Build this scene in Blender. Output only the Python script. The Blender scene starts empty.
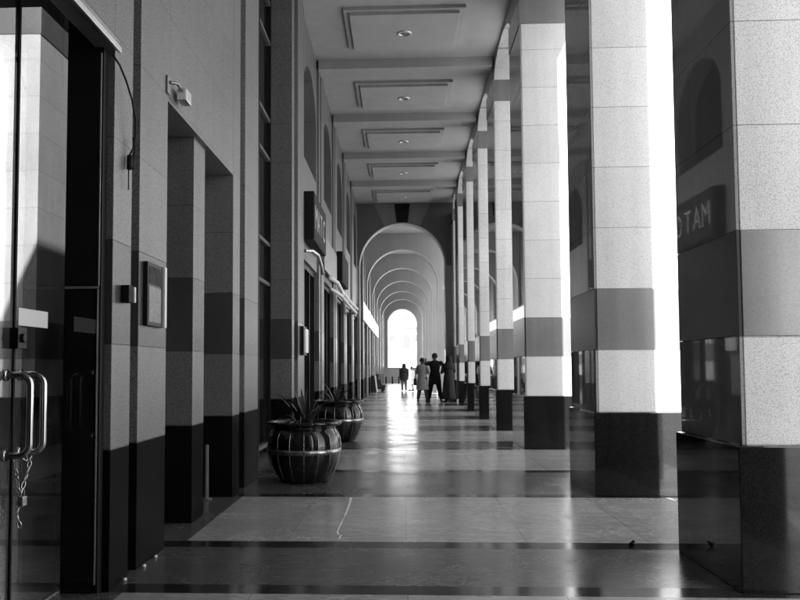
import bpy, bmesh, math, random
from mathutils import Vector, Matrix, Quaternion
random.seed(7)
S = bpy.context.scene
COL = S.collection

# ------------------------------------------------------------------ camera
def make_camera():
    F, X0, Y0, VX, VY, ROLL = 850., 360., 320., 402., 368., 0.007
    d = Vector((VX - X0, -(VY - Y0), F)).normalized()          # world +y seen in camera axes (right, up, forward)
    z = Vector((-ROLL, 1., 0.)); z = (z - d * z.dot(d)).normalized()
    x = z.cross(d)
    if x.x < 0: x = -x
    right = Vector((x.x, d.x, z.x)); up = Vector((x.y, d.y, z.y)); fwd = Vector((x.z, d.z, z.z))
    m = Matrix((right, up, -fwd)).transposed().to_4x4()
    m.translation = (0, 0, 1.2)
    cd = bpy.data.cameras.new('camera'); co = bpy.data.objects.new('camera', cd); COL.objects.link(co)
    co.matrix_world = m
    cd.sensor_width = 36; cd.lens = F / 800 * 36
    cd.shift_x = (400 - X0) / 800; cd.shift_y = (Y0 - 300) / 800
    cd.clip_start = .05; cd.clip_end = 2000
    S.camera = co
make_camera()

# ------------------------------------------------------------------ light
SUN_EL = math.radians(32); SX, SY = .30, -1.0                  # the sun stands behind the camera, to the right
SUN_AZ = math.atan2(SX, SY)
W = bpy.data.worlds.new('World'); S.world = W; W.use_nodes = True
nt = W.node_tree; nt.nodes.clear()
sky = nt.nodes.new('ShaderNodeTexSky'); sky.sky_type = 'NISHITA'; sky.sun_disc = False
sky.sun_elevation = SUN_EL; sky.sun_rotation = SUN_AZ
bw = nt.nodes.new('ShaderNodeRGBToBW'); bg = nt.nodes.new('ShaderNodeBackground'); wo = nt.nodes.new('ShaderNodeOutputWorld')
bg.inputs[1].default_value = .12
nt.links.new(sky.outputs[0], bw.inputs[0]); nt.links.new(bw.outputs[0], bg.inputs[0]); nt.links.new(bg.outputs[0], wo.inputs[0])
sl = bpy.data.lights.new('sun', 'SUN'); sl.energy = 4.0; sl.angle = math.radians(.53); sl.color = (1, 1, 1)
so = bpy.data.objects.new('sun', sl); COL.objects.link(so)
hx = Vector((SX, SY, 0)).normalized()
sdir = Vector((hx.x * math.cos(SUN_EL), hx.y * math.cos(SUN_EL), math.sin(SUN_EL)))
so.rotation_euler = sdir.to_track_quat('Z', 'Y').to_euler(); so.location = (20, -30, 40)
vs = S.view_settings
vs.view_transform = 'Standard'; vs.look = 'None'; vs.gamma = 1; vs.use_curve_mapping = False
vs.exposure = 2.6
S.cycles.max_bounces = 10; S.cycles.diffuse_bounces = 6; S.cycles.glossy_bounces = 5; S.cycles.transparent_max_bounces = 12
S.cycles.use_denoising = True; S.cycles.sample_clamp_indirect = 10
S.cycles.caustics_reflective = False

# ------------------------------------------------------------------ materials (the photograph is black and white)
class NT:
    def __init__(s, name):
        s.m = bpy.data.materials.new(name); s.m.use_nodes = True; s.t = s.m.node_tree; s.t.nodes.clear()
        s.out = s.n('ShaderNodeOutputMaterial'); s.b = s.n('ShaderNodeBsdfPrincipled'); s.l(s.b.outputs[0], s.out.inputs[0])
    def n(s, k, **kw):
        o = s.t.nodes.new(k)
        for a, v in kw.items(): setattr(o, a, v)
        return o
    def l(s, a, b): s.t.links.new(a, b)
    def pos(s): return s.n('ShaderNodeNewGeometry').outputs['Position']
    def noise(s, scale, detail=3, vec=None, rough=.55):
        o = s.n('ShaderNodeTexNoise'); o.inputs['Scale'].default_value = scale; o.inputs['Detail'].default_value = detail; o.inputs['Roughness'].default_value = rough
        s.l(vec if vec is not None else s.pos(), o.inputs['Vector']); return o.outputs[0]
    def rng(s, v, a, b, c, d):
        o = s.n('ShaderNodeMapRange'); s.l(v, o.inputs[0])
        for i, q in enumerate((a, b, c, d)): o.inputs[i + 1].default_value = q
        return o.outputs[0]
    def math(s, op, a, b=None, c=None):
        o = s.n('ShaderNodeMath', operation=op)
        for i, q in enumerate((a, b, c)):
            if q is None: continue
            if isinstance(q, (int, float)): o.inputs[i].default_value = q
            else: s.l(q, o.inputs[i])
        return o.outputs[0]
    def sep(s, v):
        o = s.n('ShaderNodeSeparateXYZ'); s.l(v, o.inputs[0]); return o.outputs
    def col(s, v): s.l(v, s.b.inputs['Base Color'])
    def bump(s, h, st, dist=.002):
        o = s.n('ShaderNodeBump'); o.inputs['Strength'].default_value = st; o.inputs['Distance'].default_value = dist
        s.l(h, o.inputs['Height']); s.l(o.outputs[0], s.b.inputs['Normal'])

def granite(name, base, dark, rough, joint=None, step=.58, stain=.12, vjoint=None, spec=.5, contrast=1., grain=.2):
    """speckled stone; joint = height of one course joint, repeated every step"""
    k = NT(name); p = k.pos()
    v = k.n('ShaderNodeTexVoronoi'); v.inputs['Scale'].default_value = 150; k.l(p, v.inputs['Vector'])
    cell = k.rng(k.sep(v.outputs['Color'])[0], 0, 1, 0, 1)
    fine = k.noise(150, 2, p)
    spk = k.math('ADD', k.math('MULTIPLY', k.rng(cell, .0, .42, 0, 1), .40), k.math('MULTIPLY', k.rng(fine, .38, .62, 0, 1), .60))
    big = k.rng(k.noise(.9, 4, p), .3, .7, 1 - stain, 1 + stain * .5)
    c = k.rng(spk, 0, 1, base + (dark - base) * contrast, base)
    c = k.math('MULTIPLY', c, big)
    # faint rain streaks running down the face
    mp = k.n('ShaderNodeMapping'); mp.inputs['Scale'].default_value = (7, 7, .35); k.l(p, mp.inputs['Vector'])
    c = k.math('MULTIPLY', c, k.rng(k.noise(1.0, 3, mp.outputs[0]), .3, .7, 1 - stain * .8, 1.03))
    h = k.math('MULTIPLY', spk, grain * 3)
    if joint is not None:
        z = k.sep(p)[2]
        fr = k.math('FRACT', k.math('DIVIDE', k.math('ADD', z, -joint + step * 40 + .003), step))
        line = k.math('LESS_THAN', fr, .0062 / step)
        crs = k.math('FLOOR', k.math('DIVIDE', k.math('ADD', z, -joint + step * 40), step))
        wn = k.n('ShaderNodeTexWhiteNoise', noise_dimensions='1D')
        if vjoint:
            y = k.sep(p)[1]
            fy = k.math('FRACT', k.math('DIVIDE', k.math('ADD', y, -vjoint[0] + 100 * vjoint[1]), vjoint[1]))
            lv = k.math('LESS_THAN', fy, .006 / vjoint[1]); line = k.math('MAXIMUM', line, lv)
            crs = k.math('ADD', crs, k.math('MULTIPLY', k.math('FLOOR', k.math('DIVIDE', k.math('ADD', y, -vjoint[0] + 100 * vjoint[1]), vjoint[1])), 17.3))
        k.l(crs, wn.inputs['W'])
        c = k.math('MULTIPLY', c, k.rng(wn.outputs[0], 0, 1, .93, 1.04))
        c = k.math('MULTIPLY', c, k.rng(line, 0, 1, 1, .42))
        h = k.math('SUBTRACT', k.math('MULTIPLY', spk, grain), k.math('MULTIPLY', line, 1.0))
    k.col(c); k.b.inputs['Specular IOR Level'].default_value = spec
    k.l(k.rng(spk, 0, 1, rough * 1.15, rough * .85), k.b.inputs['Roughness'])
    k.bump(h, .12)
    return k.m

def plain(name, base, rough, metal=0., var=.15, nscale=6., bump=0., spec=.5):
    k = NT(name); p = k.pos()
    k.col(k.rng(k.noise(nscale, 4, p), .3, .7, base * (1 - var), base * (1 + var)))
    k.l(k.rng(k.noise(nscale * 3, 3, p), .3, .7, rough * .85, min(1, rough * 1.15)), k.b.inputs['Roughness'])
    k.b.inputs['Metallic'].default_value = metal; k.b.inputs['Specular IOR Level'].default_value = spec
    if bump: k.bump(k.noise(nscale * 12, 3, p), bump, .004)
    return k.m

def marble(name, base, var, rough, tile=(0.83, 0.83), off=(0.02, 0.)):
    k = NT(name); p = k.pos()
    mp = k.n('ShaderNodeMapping'); mp.inputs['Scale'].default_value = (1.0, 2.6, 1); mp.inputs['Rotation'].default_value = (0, 0, .35); k.l(p, mp.inputs['Vector'])
    n1 = k.noise(2.2, 6, mp.outputs[0], .62); n2 = k.noise(14, 5, mp.outputs[0], .6)
    vein = k.rng(k.math('ABSOLUTE', k.math('SUBTRACT', n1, .5)), 0, .035, 1, 0)
    c = k.math('ADD', k.rng(n2, .3, .7, base * (1 - var), base * (1 + var)), k.math('MULTIPLY', vein, base * .35))
    c = k.math('MULTIPLY', c, k.rng(k.noise(.7, 3, p), .3, .7, .85, 1.12))
    x, y, z = k.sep(p)
    ln = None
    for q, st, o in ((x, tile[0], off[0]), (y, tile[1], off[1])):
        if not st: continue
        f = k.math('FRACT', k.math('DIVIDE', k.math('ADD', q, 100 * st - o), st))
        a = k.math('LESS_THAN', f, .005 / st); ln = a if ln is None else k.math('MAXIMUM', ln, a)
    if ln is not None:
        c = k.math('MULTIPLY', c, k.rng(ln, 0, 1, 1, .45))
        wn = k.n('ShaderNodeTexWhiteNoise', noise_dimensions='2D')
        cb = k.n('ShaderNodeCombineXYZ')
        k.l(k.math('FLOOR', k.math('DIVIDE', k.math('ADD', x, 100 * tile[0] - off[0]), tile[0])), cb.inputs[0])
        if tile[1]: k.l(k.math('FLOOR', k.math('DIVIDE', k.math('ADD', y, 100 * tile[1] - off[1]), tile[1])), cb.inputs[1])
        k.l(cb.outputs[0], wn.inputs['Vector'])
        c = k.math('MULTIPLY', c, k.rng(wn.outputs[0], 0, 1, .88, 1.1))
    k.col(c)
    k.b.inputs['Specular IOR Level'].default_value = .42
    # foot wear: duller and shinier patches
    r = k.math('ADD', k.rng(k.noise(1.6, 4, p), .3, .7, rough * .7, rough * 1.3), k.rng(k.noise(30, 3, p), .4, .8, 0, .07))
    k.l(r, k.b.inputs['Roughness'])
    if ln is not None: k.bump(k.math('SUBTRACT', k.math('MULTIPLY', k.noise(3, 3, p), .25), ln), .03, .003)
    return k.m

def glassy(name, tint, fres=1.5, rough=.0, dust=.0):
    k = NT(name)
    tr = k.n('ShaderNodeBsdfTransparent'); tr.inputs[0].default_value = (tint, tint, tint, 1)
    gl = k.n('ShaderNodeBsdfGlossy'); gl.inputs['Roughness'].default_value = rough; gl.inputs[0].default_value = (.95, .95, .95, 1)
    lw = k.n('ShaderNodeLayerWeight'); lw.inputs[0].default_value = .5
    fr = k.math('ADD', k.math('MULTIPLY', k.math('POWER', lw.outputs['Facing'], 5.), .95), .04)      # Schlick, the same from both sides
    mx = k.n('ShaderNodeMixShader'); k.l(fr, mx.inputs[0]); k.l(tr.outputs[0], mx.inputs[1]); k.l(gl.outputs[0], mx.inputs[2])
    last = mx.outputs[0]
    if dust:
        df = k.n('ShaderNodeBsdfDiffuse'); df.inputs[0].default_value = (.5, .5, .5, 1)
        m2 = k.n('ShaderNodeMixShader'); k.l(k.rng(k.noise(2.5, 5), .4, .75, 0, dust), m2.inputs[0]); k.l(last, m2.inputs[1]); k.l(df.outputs[0], m2.inputs[2]); last = m2.outputs[0]
    k.t.nodes.remove(k.b); k.l(last, k.out.inputs[0])
    return k.m

RJ, LJ = 1.94, 1.92           # a course joint on the right-hand columns / on the left-hand wall
M = dict(
    col_light=granite('pale granite', .66, .30, .5, joint=RJ, grain=.1, spec=.35),
    col_inner_shade=granite('polished granite', .32, .19, .022, joint=RJ, grain=0., spec=.55), band_inner_shade=granite('polished shaded granite', .05, .035, .22, stain=.2, grain=0., spec=.25),
    col_band=granite('grey honed granite', .18, .13, .22, stain=.25, grain=0.),
    col_base=granite('black polished granite', .014, .006, .06, stain=.3, grain=0., spec=.3),
    wall_light=granite('pale wall granite', .26, .04, .4, joint=LJ, vjoint=(.35, 1.35)),
    wall_band=granite('grey wall granite', .09, .05, .3, stain=.2),
    wall_base=granite('black wall granite', .010, .006, .35, stain=.3, spec=.012),
    dark_stone=granite('dark spandrel granite', .17, .11, .35),
    mid_stone=granite('mid spandrel granite', .27, .19, .35),
    vault=granite('vault plaster', .27, .23, .6, stain=.08),
    reveal=granite('pale arch lining', .40, .34, .55, stain=.08),
    plaster=plain('ceiling paint', .42, .7, var=.06, nscale=2.5, bump=.05),
    moulding=plain('ceiling moulding paint', .40, .7, var=.05, nscale=2.5),
    floor_dark=marble('dark floor marble', .095, .3, .21, tile=(.83, 0)),
    floor_light=marble('light floor marble', .38, .2, .21, tile=(.83, 0)),
    floor_edge=marble('black floor border', .022, .3, .13, tile=(.83, 0)),
    glass=glassy('door glass', .53, 1.5, dust=.05),
    dark_glass=plain('dark shop glass', .012, .04, spec=.6),
    black_metal=plain('black painted metal', .014, .4, spec=.2),
    grey_metal=plain('anodised metal', .30, .38, metal=.8),
    light_metal=plain('brushed aluminium', .62, .32, metal=.85),
    steel=plain('polished steel', .6, .16, metal=1.),
    black=plain('matt black', .010, .6, spec=.2),
    white=plain('white paint', .78, .5, var=.05),
    cream=plain('pale render', .72, .8, var=.08, nscale=.4),
    pot=plain('black glazed pot', .012, .09, var=.3),
    pot_band=plain('worn brass strip', .36, .28, metal=.9, var=.35, nscale=20),
    soil=plain('potting soil', .03, .95, var=.4, nscale=60, bump=.6),
    leaf=plain('spiky leaf', .05, .4, var=.45, nscale=9),
    paving=plain('pale plaza paving', .32, .8, var=.12, nscale=.5, bump=.1),
    plaza_wall=plain('grey boundary wall paint', .30, .85, var=.1, nscale=1.2),
    skin=plain('skin', .22, .5, var=.08), hair=plain('black hair', .012, .5, var=.3, nscale=40),
    cloth_light=plain('pale cotton', .62, .9, var=.12, nscale=9, bump=.3), cloth_mid=plain('grey cotton', .12, .9, var=.15, nscale=9, bump=.3),
    cloth_dark=plain('black cotton', .016, .9, var=.2, nscale=9, bump=.3), cloth_char=plain('charcoal cotton', .028, .9, var=.2, nscale=9, bump=.3),
    cloth_white=plain('white cotton', .7, .9, var=.08, nscale=9, bump=.3),
    far_pane=plain('far window glass', .06, .4),
    far_window=plain('grey shutter', .085, .7),
    cloth_letter=plain('sign letter', .42, .5),
    leather=plain('black leather', .014, .35), court=plain('dark courtyard paving', .07, .6, var=.2, nscale=2),
    court_wall=plain('dark courtyard render', .16, .8, var=.2, nscale=1.),
    print_=plain('printed panel', .10, .25, var=.6, nscale=9), crumb=plain('pale grit and glint', .8, .9),
)

# ------------------------------------------------------------------ mesh building
class MB:
    def __init__(s): s.v = []; s.f = []; s.mi = []; s.sm = []
    def add(s, vs, fs, mi=0, smooth=False):
        o = len(s.v); s.v += [tuple(q) for q in vs]
        for f in fs: s.f.append(tuple(i + o for i in f)); s.mi.append(mi); s.sm.append(smooth)
        return s
    def box(s, a, b, mi=0):
        x0, y0, z0 = a; x1, y1, z1 = b
        vs = [(x0,y0,z0),(x1,y0,z0),(x1,y1,z0),(x0,y1,z0),(x0,y0,z1),(x1,y0,z1),(x1,y1,z1),(x0,y1,z1)]
        return s.add(vs, [(0,3,2,1),(4,5,6,7),(0,1,5,4),(1,2,6,5),(2,3,7,6),(3,0,4,7)], mi)
    def prism(s, pts, z0, z1, mi=0):
        """pts counter-clockwise in plan"""
        n = len(pts)
        vs = [(x, y, z0) for x, y in pts] + [(x, y, z1) for x, y in pts]
        return s.add(vs, [tuple(range(n - 1, -1, -1)), tuple(range(n, 2 * n))] + [(i, (i + 1) % n, n + (i + 1) % n, n + i) for i in range(n)], mi)
    def lathe(s, prof, seg=40, c=(0, 0, 0), mi=0, smooth=True):
        n = len(prof); vs = []
        for i in range(seg):
            a = 2 * math.pi * i / seg
            vs += [(c[0] + r * math.cos(a), c[1] + r * math.sin(a), c[2] + z) for r, z in prof]
        fs = []
        for i in range(seg):
            j = (i + 1) % seg
            for k in range(n - 1): fs.append((i * n + k, j * n + k, j * n + k + 1, i * n + k + 1))
        return s.add(vs, fs, mi, smooth)
    def loft(s, rings, cap=True, mi=0, smooth=True):
        n = len(rings[0]); vs = [p for r in rings for p in r]; fs = []
        for k in range(len(rings) - 1):
            for i in range(n):
                j = (i + 1) % n; fs.append((k * n + i, k * n + j, (k + 1) * n + j, (k + 1) * n + i))
        if cap: fs += [tuple(range(n - 1, -1, -1)), tuple(range((len(rings) - 1) * n, len(rings) * n))]
        return s.add(vs, fs, mi, smooth)
    def tube(s, pts, r, seg=10, mi=0, cap=True, flat=1.):
        pts = [Vector(p) for p in pts]; n = len(pts); rings = []
        up = None
        for i, p in enumerate(pts):
            t = (pts[min(i + 1, n - 1)] - pts[max(i - 1, 0)]).normalized()
            if up is None: up = t.orthogonal().normalized()
            up = (up - t * up.dot(t)).normalized(); w = t.cross(up)
            rr = r[i] if isinstance(r, (list, tuple)) else r
            rings.append([tuple(p + up * (rr * math.cos(2 * math.pi * k / seg)) + w * (rr * flat * math.sin(2 * math.pi * k / seg))) for k in range(seg)])
        return s.loft(rings, cap, mi)
    def ball(s, c, r, seg=14, rings=9, mi=0):
        rx, ry, rz = r if isinstance(r, (tuple, list)) else (r, r, r); R = []
        for k in range(rings + 1):
            th = math.pi * min(max(k / rings, .02), .98)
            R.append([(c[0] + rx * math.sin(th) * math.cos(2 * math.pi * i / seg), c[1] + ry * math.sin(th) * math.sin(2 * math.pi * i / seg), c[2] - rz * math.cos(th)) for i in range(seg)])
        return s.loft(R, True, mi)
    def torus(s, c, R, r, axis='x', seg=18, sub=7, sx=1., mi=0):
        rings = []
        for i in range(seg + 1):
            a = 2 * math.pi * i / seg; ring = []
            for k in range(sub):
                b = 2 * math.pi * k / sub; q = R + r * math.cos(b)
                u, v, w = q * math.cos(a) * sx, q * math.sin(a), r * math.sin(b)
                ring.append({'x': (c[0] + w, c[1] + u, c[2] + v), 'y': (c[0] + u, c[1] + w, c[2] + v), 'z': (c[0] + u, c[1] + v, c[2] + w)}[axis])
            rings.append(ring)
        return s.loft(rings, False, mi)
    def build(s, name, mats, parent=None, bevel=0., loc=None):
        me = bpy.data.meshes.new(name); me.from_pydata(s.v, [], s.f)
        for m in (mats if isinstance(mats, (list, tuple)) else [mats]): me.materials.append(m)
        me.polygons.foreach_set('material_index', s.mi); me.polygons.foreach_set('use_smooth', s.sm)
        bm = bmesh.new(); bm.from_mesh(me); bmesh.ops.recalc_face_normals(bm, faces=bm.faces)
        if bevel:
            ed = [e for e in bm.edges if len(e.link_faces) == 2 and e.calc_face_angle(0) > .6]
            bmesh.ops.bevel(bm, geom=ed, offset=bevel, segments=2, profile=.6, affect='EDGES')
        bm.to_mesh(me); bm.free(); me.update()
        o = bpy.data.objects.new(name, me); COL.objects.link(o)
        if parent is not None: o.parent = parent
        if loc: o.location = loc
        return o
def thing(name, label, cat, loc=(0, 0, 0), group=None, rz=0.):
    o = bpy.data.objects.new(name, None); COL.objects.link(o); o.empty_display_size = .2
    o.location = loc; o.rotation_euler = (0, 0, rz); return tag(o, label, cat, group)
def tag(o, label, cat, group=None):
    o['label'] = label; o['category'] = cat
    if group: o['group'] = group
    return o
def struct(o): o['kind'] = 'structure'; return o

# ------------------------------------------------------------------ layout
CX0, CX1 = 1.82, 3.02                                     # right-hand columns, inner and outer face
COLS = [1.05, 4.68, 8.10, 12.72, 16.45, 20.05, 23.65, 27.30]
CD = 1.27                                                 # their depth along the arcade
DEP = {4.68: 1.0, 8.10: 1.17}
FAR = [34.3, 41.3, 48.2, 55.0, 62.0, 69.0]                # columns in the vaulted half
ARCH_Y = [31.0, 37.95, 44.95, 51.7, 58.7, 65.6]           # cross walls
END_Y = 76.0
LX = -1.60                                                # left-hand wall plane
CEIL = 7.25

# ------------------------------------------------------------------ ground, floor, ceiling
g = MB(); g.box((-400, -60, -.6), (400, 900, -.02)); struct(g.build('ground', M['paving']))
b = MB()
def fl(x0, y0, x1, y1, mi): b.add([(x0,y0,0),(x1,y0,0),(x1,y1,0),(x0,y1,0)], [(0,1,2,3)], mi)
ys = COLS + [30.95] + [y for a in range(0) for y in ()]
far_marks = [34.3 + 3.5 * i for i in range(12)]
marks = COLS + [30.95] + far_marks
segs = []; y = -5.
for i, c in enumerate(marks):
    r = c + 1.07 if c not in (8.10,) else c + 1.80
    segs += [(y, c - .10, 1), (c - .10, c + .09, 2), (c + .09, r, 0), (r, r + .21, 2)]; y = r + .21
segs.append((y, 78., 1))
for y0, y1, mi in segs:
    if mi == 1:
        fl(-4, y0, -1.51, y1, 0); fl(-1.51, y0, 2.45, y1, 1); fl(2.45, y0, 3.2, y1, 0)
    else: fl(-4, y0, 3.2, y1, mi)
# a raised slab, so that the floor has an edge towards the plaza
b.box((3.2, -5, -.02), (3.24, 78, 0), 0)
struct(b.build('floor', [M['floor_dark'], M['floor_light'], M['floor_edge']]))
b = MB(); b.box((-2.4, -5, CEIL), (3.02, 30.99, 9.2)); b.box((-2.4, 30.99, CEIL + .0), (3.02, 77.4, 9.2)); struct(b.build('ceiling', M['plaster']))
# light glint painted as a pale strip on the floor before the first pot
b = MB(); pts = [(-0.48, 7.939), (-0.472, 7.646), (-0.47, 7.272), (-0.472, 6.979), (-0.477, 6.708), (-0.481, 6.499), (-0.481, 6.302), (-0.469, 6.19), (-0.446, 6.172), (-0.449, 6.012)]
for i in range(len(pts) - 1):
    (x0, y0), (x1, y1) = pts[i], pts[i + 1]; w = random.choice((.006, .009, .012, .008))
    if i in (3, 6, 8): w *= .6
    b.add([(x0 - w, y0, .004), (x0 + w, y0, .004), (x1 + w, y1, .004), (x1 - w, y1, .004)], [(0, 1, 2, 3)])
struct(b.build('floor_glint', M['crumb']))

for i, c in enumerate(COLS[1:] ):
    if i < 2: continue                                    # out of the frame overhead
    b = MB(); b.box((-1.60, c - .12, 7.06), (CX0 - .02, c + .42, CEIL + .05))
    o = b.build('ceiling_beam', M['moulding'], bevel=.008)
    tag(o, ['shallow ceiling beam over the nearest column, above the frame', 'shallow ceiling beam at the second column, above the frame', 'shallow ceiling beam at the third column, out over the top edge',
            'nearest visible white ceiling beam, in front of the second downlight', 'second visible ceiling beam, between the second and third downlights', 'third visible ceiling beam, between the third and fourth downlights',
            'fourth visible ceiling beam, just before the last coffer and the dark arched wall'][i], 'ceiling beam', 'beams across the arcade ceiling')
bays = [(COLS[i] + .42, COLS[i + 1] - .12) for i in range(0, len(COLS) - 1)] + [(27.72, 30.98)]
ordn = ['nearest', 'second', 'third', 'fourth', 'fifth', 'sixth', 'seventh', 'eighth', 'ninth', 'tenth', 'eleventh', 'twelfth', 'thirteenth']
k = 0
for (y0, y1) in bays[3:]:
    yc = (y0 + y1) / 2 + .1; L = (y1 - y0) * .27 + .05
    t = thing('ceiling_panel', f'white raised ceiling panel with stepped edge around the {ordn[k]} visible downlight', 'ceiling panel', (.08, yc, CEIL), 'stepped panels on the arcade ceiling')
    MB().box((-1.03, -L, -.055), (1.03, L, .02)).build('panel_edge', M['moulding'], t, .006)
    MB().box((-.93, -L + .10, -.105), (.93, L - .10, -.05)).build('panel_face', M['plaster'], t, .006)
    d = thing('downlight', f'round unlit recessed downlight with metal rim, {ordn[k]} one along the ceiling', 'downlight', (.08, yc, CEIL - .105), 'downlights along the arcade ceiling')
    MB().lathe([(.075, .004), (.075, -.012), (.12, -.018), (.135, -.010), (.135, .002)], 32).build('rim', M['light_metal'], d)
    MB().lathe([(.0, -.004), (.04, -.006), (.074, -.002)], 28).build('lens', M['grey_metal'], d)
    k += 1

# ------------------------------------------------------------------ right-hand columns
def column(y0, label, x0=CX0, x1=CX1, d=CD, top=6.82, cap=True, cat='column', group='banded columns along the right side', lin=True):
    t = thing('banded_column', label, cat, ((x0 + x1) / 2, y0 + d / 2, 0), group)
    hx, hy = (x1 - x0) / 2, d / 2; e = .028
    MB().box((-hx - e, -hy - e * .6, 0), (hx + e, hy + e, .775)).build('base', M['col_base'], t, .006)
    MB().box((-hx + .02, -hy, .775), (hx, hy, 1.365)).build('lower_shaft', M['col_light'], t, .004)
    MB().box((-hx + .02, -hy - .003, 1.365), (hx + .003, hy + .003, 1.94)).build('dark_band', M['col_band'], t, .004)
    MB().box((-hx + .02, -hy, 1.94), (hx, hy, 6.40)).build('shaft', M['col_light'], t, .004)
    if lin:  # polished inner faces, their colour darkened to put in shade
        for za, zb, mt in ((.775, 1.365, 'col_inner_shade'), (1.365, 1.94, 'band_inner_shade'), (1.94, 6.40, 'col_inner_shade')):
            MB().box((-hx, -hy + .004, za + .001), (-hx + .0195, hy - .004, zb - .001)).build('polished_shade_panel', M[mt], t, .002)
    MB().box((-hx - .01, -hy - .01, 6.40), (hx + .01, hy + .01, top)).build('capital', M['col_band'], t, .004)
    return t
names = ['banded granite column beside the viewer, out of frame',
         'nearest banded granite column at the right edge, reflecting a sign', 'second nearest banded column with a wide sunlit strip on its right edge',
         'third banded column from the right edge, bright front and grey capital', 'fourth banded column from the right edge, narrow pale front', 'fifth banded column from the right edge',
         'sixth banded column from the right edge, near the standing group', 'seventh banded column, right behind the figure in the long dark dress']
for i, c in enumerate(COLS):
    column(c, names[i], x1=3.42 if c == 8.10 else (3.10 if c == 4.68 else CX1), d=DEP.get(c, CD))  # outer sides widened out of view to shape the sun strips
column(29.95, 'last banded column on the right, against the dark arched wall', d=1.0, lin=False)
n = 0
for i, c in enumerate([y for y in [33.9 + 3.48 * q for q in range(12)] if all(abs(y + .6 - (a + .8)) > 1.3 for a in ARCH_Y)]):
    column(c, f'pale column in the vaulted far part, {ordn[n]} one past the dark arched wall', group='pale columns past the dark arched wall', x0=1.72, x1=2.9, d=.85, lin=False); n += 1

# arched wall carried by the columns
b = MB(); XA, XB = CX0 + .02, CX1 - .02; ZS, ZT = 6.82, CEIL
def arch_bay(b, ya, yb, rise=.37, n=14):
    ym, hw = (ya + yb) / 2, (yb - ya) / 2
    P = [(ym - hw * math.cos(math.pi * q / n), ZS + rise * math.sin(math.pi * q / n)) for q in range(n + 1)]
    for (a, za), (c, zc) in zip(P, P[1:]):
        b.add([(XA,a,za),(XA,c,zc),(XA,c,ZT),(XA,a,ZT)], [(0,1,2,3)]); b.add([(XB,a,za),(XB,c,zc),(XB,c,ZT),(XB,a,ZT)], [(3,2,1,0)])
        b.add([(XA,a,za),(XB,a,za),(XB,c,zc),(XA,c,zc)], [(0,1,2,3)], 0, True)
for i, c in enumerate(COLS):
    dd = DEP.get(c, CD); b.box((XA, c, ZS), (XB, c + dd, ZT))
    arch_bay(b, c + dd, COLS[i + 1] if i + 1 < len(COLS) else 29.95)
b.box((3.03, 8.10, 6.825), (3.42, 9.27, 9.2))  # unseen outer block added to keep sun off the third column
tag(b.build('arcade_wall', M['col_light']), 'low arched stone wall running over the right-hand columns below the ceiling', 'wall')

# ------------------------------------------------------------------ left-hand wall
LB, LD = .755, 1.34
def strata(t, pts, z1=CEIL, z0=0., base_out=0.):
    """a pier of given plan: black base, pale course, grey band, pale shaft"""
    MB().prism(pts, z0, LB).build('base', M['wall_base'], t, .004)
    MB().prism(pts, LB, LD).build('lower_course', M['wall_light'], t, .003)
    MB().prism(pts, LD, LJ).build('dark_band', M['wall_band'], t, .003)
    MB().prism(pts, LJ, z1).build('shaft', M['wall_light'], t, .003)
def grooved(y0, y1, g0, g1, xb=-2.3, xf=LX, gd=.12):
    return [(xb, y0), (xf, y0), (xf, g0), (xf - gd, g0), (xf - gd, g1), (xf, g1), (xf, y1), (xb, y1)]
PG = 'grooved stone piers along the left wall'
t = thing('stone_pier', 'nearest left stone pier, carrying the framed notice and intercom box', 'pier', (0, 0, 0), PG)
strata(t, grooved(4.62, 5.70, 4.94, 5.09, xb=-1.80))
t = thing('stone_pier', 'second left stone pier, between the doorway and the tall window', 'pier', (0, 0, 0), PG)
strata(t, grooved(7.98, 9.40, 8.32, 8.59, xb=-2.0))
t = thing('stone_pier', 'left stone pier behind the first pot, holding the small white plaque', 'pier', (0, 0, 0), PG)
strata(t, grooved(12.33, 13.86, 12.58, 13.05))
LP = [(16.42, 17.48), (20.0, 21.1), (23.6, 24.7), (27.3, 28.4)]
lab = ['slim left pier just past the first projecting sign box', 'slim left pier beneath the white awning rails', 'slim left pier beyond the awning rails', 'last left pier before the dark arched wall']
for (a, c), l in zip(LP, lab):
    t = thing('stone_pier', l, 'pier', (0, 0, 0), PG); strata(t, grooved(a, c, a + .25, a + .5))
# wall over the doorway recess (second bay) and over the glass doors (first bay)
t = thing('stone_wall', 'plain granite wall above the dark doorway recess on the left', 'wall')
MB().box((-2.0, 5.70, 3.05), (LX - .002, 7.98, CEIL)).build('wall_face', M['wall_light'], t, .004)
MB().box((-2.0, 6.62, 0), (-1.645, 7.0, LB)).build('jamb_base', M['wall_base'], t, .003)
MB().box((-2.0, 6.62, LB), (-1.645, 7.0, LD)).build('jamb_course', M['wall_light'], t, .003)
MB().box((-2.0, 6.62, LD), (-1.645, 7.0, LJ)).build('jamb_band', M['wall_band'], t, .003)
MB().box((-2.0, 6.62, LJ), (-1.645, 7.0, 3.05)).build('jamb_shaft', M['wall_light'], t, .003)
for q, (a, c) in enumerate(((5.70, 6.62), (7.0, 7.98))):
    d = thing('service_door', ['dark plain door set in the nearer half of the left recess', 'dark plain door set in the farther half of the left recess'][q], 'door', (-1.98, (a + c) / 2, 0), 'doors in the left recess')
    h = (c - a) / 2
    MB().box((-.05, -h, 0), (0, h, 3.05)).build('leaf', M['black_metal'], d); MB().box((0, h - .16, 1.0), (.05, h - .13, 1.14)).build('handle', M['grey_metal'], d)
t = thing('stone_wall', 'granite wall above the glass doors at the left edge', 'wall')
MB().box((-1.70, -5.0, 3.05), (LX, 4.617, CEIL)).build('wall_face', M['wall_light'], t, .003)
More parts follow.
